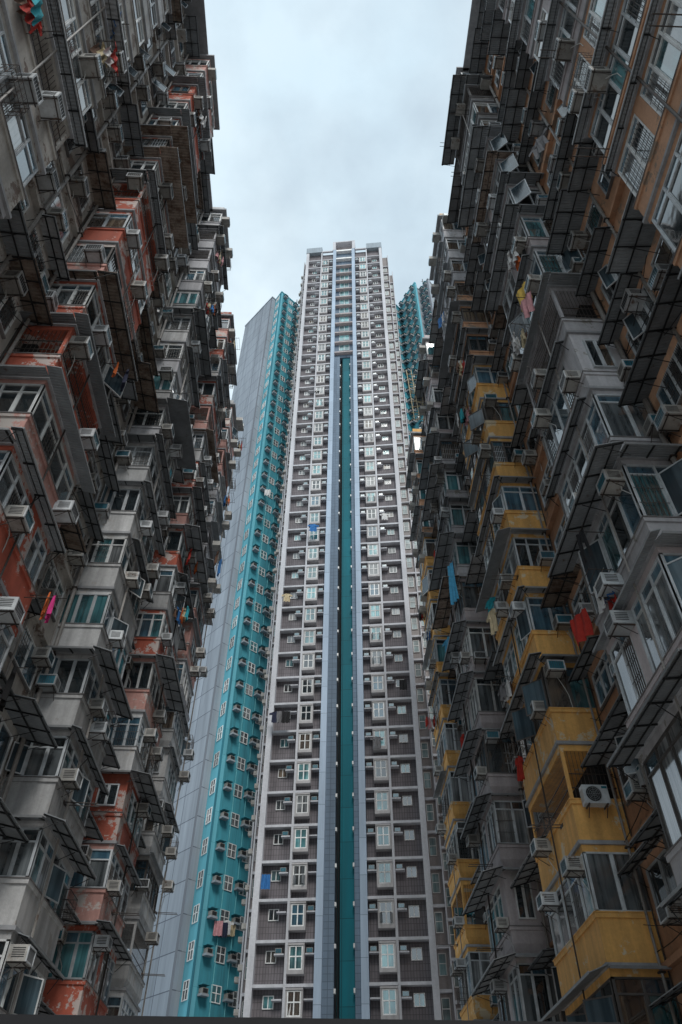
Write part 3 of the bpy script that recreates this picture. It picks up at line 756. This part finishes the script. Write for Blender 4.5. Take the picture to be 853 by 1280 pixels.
for z in band:
    if z < 10: continue
    for s,d in ((-.66,-2.58),(-1.6,-5.98)):
        small_window(sl, sl, lambda a,bb,c: (s+a, -d-bb, z-2.0+c), .5, 1.5, 'framew', 1, 2, random.choice(['g_teal','g_pale']), .05)
        tb(sl, s-.55,s-.05,d-.3,d+.2,z-1.4,z-1.0,'accase')
tag(sl.build('side_window', tower), kind='stuff')

# ------------------------------------------------------------------ teal netted towers behind
M['n_teal']=tile('teal_netting', (.065,.33,.41), (.03,.20,.26), 2.8, 2.95, .6, .02)
M['n_teal_lit']=tile('teal_netting_lit', (.14,.46,.56), (.07,.30,.38), 2.8, 2.95, .3, .02)  # lighter copy of the netting: light on the brighter faces put into the colour
M['n_grey']=tile('gable_cladding', (.33,.38,.44), (.12,.14,.18), 6.0, 2.95, .45, .05)
M['n_grey2']=tile('gable_return', (.32,.36,.40), (.17,.19,.22), 6.0, 2.95, .3, .03)
M['cord']=metal('net_cord', (.16,.5,.55), .6)
def wing(name, label, pts, mats, H, depth, cols, cords, gcols=None):
    """pts: facade corners left to right; faces extruded back; cols: (face, frac, kind)"""
    root = empty(name, (pts[0][0], pts[0][1], 0)); tag(root, label, 'apartment tower')
    fc = []
    back = []
    cx = sum(p[0] for p in pts)/len(pts)+.0; 
    for i, (p, q) in enumerate(zip(pts, pts[1:])):
        ln = math.hypot(q[0]-p[0], q[1]-p[1]); a = math.atan2(q[1]-p[1], q[0]-p[0])
        m = MB(); hh = H if not isinstance(H, (list,tuple)) else H[i]
        m.box(0,ln,0,.4,0,hh,mats[i]); m.box(-.05,ln+.05,-.1,.3,hh+.001,hh+.35,mats[i])
        o = m.build('facade', root, (p[0]-pts[0][0], p[1]-pts[0][1], 0), a); fc.append((o, ln))
    m = MB()                                         # body behind, well inside the facades
    P = [(x-pts[0][0], y-pts[0][1]) for x,y in pts]; hh = min(H) if isinstance(H,(list,tuple)) else H
    i0 = len(m.v); inn = [(x+(depth[0]-pts[0][0]-x)*.03, y+(depth[1]-pts[0][1]-y)*.03+.3) for x,y in P]+[(depth[0]-pts[0][0], depth[1]-pts[0][1])]
    nn = len(inn); m.v += [(x,y,0) for x,y in inn]+[(x,y,hh-.3) for x,y in inn]
    for j in range(nn): m.f.append((j,(j+1)%nn,nn+(j+1)%nn,nn+j)); m.m.append(m.mi(mats[-1]))
    m.f.append(tuple(range(nn,2*nn))); m.m.append(m.mi(mats[-1])); m.build('core', root)
    nwin = 0; st = MB()
    floors = [k*2.95+1.2 for k in range(3, 46)]
    jobs = []
    for (fi, frac, kind, wd, hw) in cols:
        for z in floors:
            if z < 10 or z+2.5 > (H[fi] if isinstance(H,(list,tuple)) else H): continue
            jobs.append((z, fi, frac, kind, wd, hw))
    jobs.sort(key=lambda j: j[0])
    cache = {}
    for (z, fi, frac, kind, wd, hw) in jobs:
        o, ln = fc[fi]; s = frac*ln; c_, s_ = math.cos(o.rotation_euler[2]), math.sin(o.rotation_euler[2])
        if kind == 'w':
            key = (wd, hw, random.choice(['g_pale','g_grey','g_teal']))
            if nwin < 100:
                if key not in cache:
                    a, b = MB(), MB(); small_window(a, b, lambda aa,bb,cc: (aa, -.01-bb, cc), wd, hw, 'framew', 2, 2, key[2], .07); cache[key] = (a.mesh('window'), b.mesh('pane'))
                ww = obj('window', cache[key][0], root, (o.location[0]+(s-wd/2)*c_, o.location[1]+(s-wd/2)*s_, z+.9), o.rotation_euler[2]); obj('pane', cache[key][1], ww); nwin += 1
            else:
                F = lambda aa,bb,cc: (o.location[0]+(s-wd/2+aa)*c_+(.01+bb)*s_, o.location[1]+(s-wd/2+aa)*s_-(.01+bb)*c_, z+.9+cc)
                small_window(st, st, F, wd, hw, 'framew', 2, 2, key[2], .07)
        elif kind == 'a':
            F = lambda aa,bb,cc: (pts[0][0]+o.location[0]+(s-.3+aa)*c_+bb*s_, pts[0][1]+o.location[1]+(s-.3+aa)*s_-bb*c_, z+1.3+cc)
            farac.fbox(F, 0,.6,.02,.55,0,.4,'accase'); farac.fbox(F, .06,.54,.551,.57,.05,.35,'acdark')
            farac.fbox(F, -.08,.68,.01,.6,-.18,-.01,'n_grey2'); farac.fbox(F, -.1,.7,.01,.66,.62,.68,'n_teal')
    if st.v: tag(st.build('window', root), kind='stuff')
    cc = MB()
    for fi, frac in cords:
        o, ln = fc[fi]; s = frac*ln; a = o.rotation_euler[2]; hh = H[fi] if isinstance(H,(list,tuple)) else H
        x, y = o.location[0]+s*math.cos(a)+.14*math.sin(a), o.location[1]+s*math.sin(a)-.14*math.cos(a)
        cc.tube((x,y,0),(x,y,hh),.035,'cord',5)
    if cc.v: cc.build('net_cord', root)
    return root
HL = 135.0+ZC
wing('netted_tower', 'tall narrow teal tower with a pale grey gable, left of the main tower',
     [(-17.5,79.3),(-11.7,72.55),(-11.05,73.15),(-9.83,71.35),(-5.6,75.2)], ['n_grey','n_grey2','n_teal_lit','n_teal'], HL, (-9,84),
     [(2,.45,'w',1.0,1.5),(3,.16,'a',0,0),(3,.42,'w',1.05,1.3),(3,.62,'a',0,0),(3,.74,'w',.9,1.2),(3,.93,'a',0,0)],
     [(3,.33),(3,.60),(3,.84)])
wing('netted_tower', 'tall teal tower right of the main tower, folded faces under green netting',
     [(11.2,70.6),(13.9,73.2),(16.35,68.35)], ['n_teal','n_teal_lit'], [HL-2,HL], (17,80),
     [(0,.35,'a',0,0),(0,.6,'w',1.0,1.1),(0,.85,'a',0,0),(1,.14,'a',0,0),(1,.32,'w',1.0,1.1),(1,.5,'a',0,0),(1,.66,'w',1.0,1.1),(1,.85,'a',0,0)],
     [(1,.03),(1,.42),(1,.97)])
wing('grey_tower', 'pale grey tower wing between the teal tower and the right block',
     [(16.6,69.4),(17.6,69.9),(18.85,67.5),(20.4,69.4)], ['n_grey2','n_grey','n_grey2'], HL, (19.5,78),
     [(1,.3,'a',0,0),(1,.5,'w',.9,1.1),(1,.75,'a',0,0),(2,.4,'w',.9,1.1)], [])
for x,y,w_ in ((-7.0,75,'left of the main tower'),(12.6,73,'at the left end of the teal tower roof'),(18.3,69.5,'on the grey tower wing at the right')):
    a = MB(); a.tube((0,0,0),(0,0,4.2),.07,'acdark',6); a.tube((-.4,0,3.2),(.4,0,3.2),.03,'acdark',5); tag(a.build('antenna', None, (x,y,HL-.2)), 'thin roof antenna '+w_, 'antenna')
tag(farac.build('air_conditioner', None), 'small window air conditioners on ledges all over the far towers', 'air conditioner', 'air conditioners on the far towers', 'stuff')

# ------------------------------------------------------------------ ground, canopy edge, sky, light
M['ground']=paint('court_paving', (.5,.49,.48), .3, 0, var=0, rough=.8)
g = MB(); g.quad([(-3000,-3000,0),(3000,-3000,0),(3000,3000,0),(-3000,3000,0)], 'ground'); tag(g.build('ground'), kind='structure')
cn = MB(); cn.box(-8.4,1.75,5.0,6.6,2.37,2.5,'batten'); cn.box(-8.4,1.75,4.9,4.999,2.33,2.56,'black')
for x in (-8.2,-3.5,1.5): cn.tube((x,5.8,0),(x,5.8,2.37),.06,'rail',8)
tag(cn.build('canopy', None), 'low dark canopy edge along the very bottom of the photo', 'canopy')

wd = bpy.data.worlds.new('World'); bpy.context.scene.world = wd; wd.use_nodes = True
nt = wd.node_tree; nt.nodes.clear()
SUN_EL, SUN_AZ = R(50), R(171)                       # azimuth clockwise from +Y
sky = N(nt,'ShaderNodeTexSky', sky_type='NISHITA'); sky.sun_disc = False; sky.sun_elevation = SUN_EL; sky.sun_rotation = SUN_AZ; sky.dust_density = 2.5
mul = N(nt,'ShaderNodeMix', data_type='RGBA', blend_type='MULTIPLY'); mul.inputs[0].default_value = 1; L(nt, sky.outputs[0], mul.inputs[6]); mul.inputs[7].default_value = (.9,1.0,1.0,1)
tc = N(nt,'ShaderNodeTexCoord').outputs['Generated']
cf = ramp(nt, noise(nt, tc, 2.6, 7, .52, (1,1,1.3)), .36, .60)
cl2 = ramp(nt, noise(nt, tc, 1.6, 5, .55), .3, .72, (4.5,6.1,7.3,1), (8.4,8.6,8.6,1))
mx = mix(nt, cf, mul.outputs[2], cl2)
lift = mix(nt, .5, mx, (6.2,7.3,7.9,1))
bg = N(nt,'ShaderNodeBackground'); bg.inputs[1].default_value = .132; L(nt, lift, bg.inputs[0])
wo = N(nt,'ShaderNodeOutputWorld'); L(nt, bg.outputs[0], wo.inputs[0])
sl_ = bpy.data.lights.new('sun','SUN'); sl_.energy = 2.6; sl_.angle = R(20); sl_.color = (1,.97,.93)
so = bpy.data.objects.new('sun', sl_); C.objects.link(so)
dvec = Vector((math.sin(SUN_AZ)*math.cos(SUN_EL), math.cos(SUN_AZ)*math.cos(SUN_EL), math.sin(SUN_EL)))
so.rotation_euler = dvec.to_track_quat('Z','Y').to_euler()
s = bpy.context.scene
s.view_settings.view_transform = 'Standard'; s.view_settings.look = 'None'; s.view_settings.exposure = 0
s.cycles.max_bounces = 7; s.cycles.diffuse_bounces = 5; s.cycles.glossy_bounces = 3
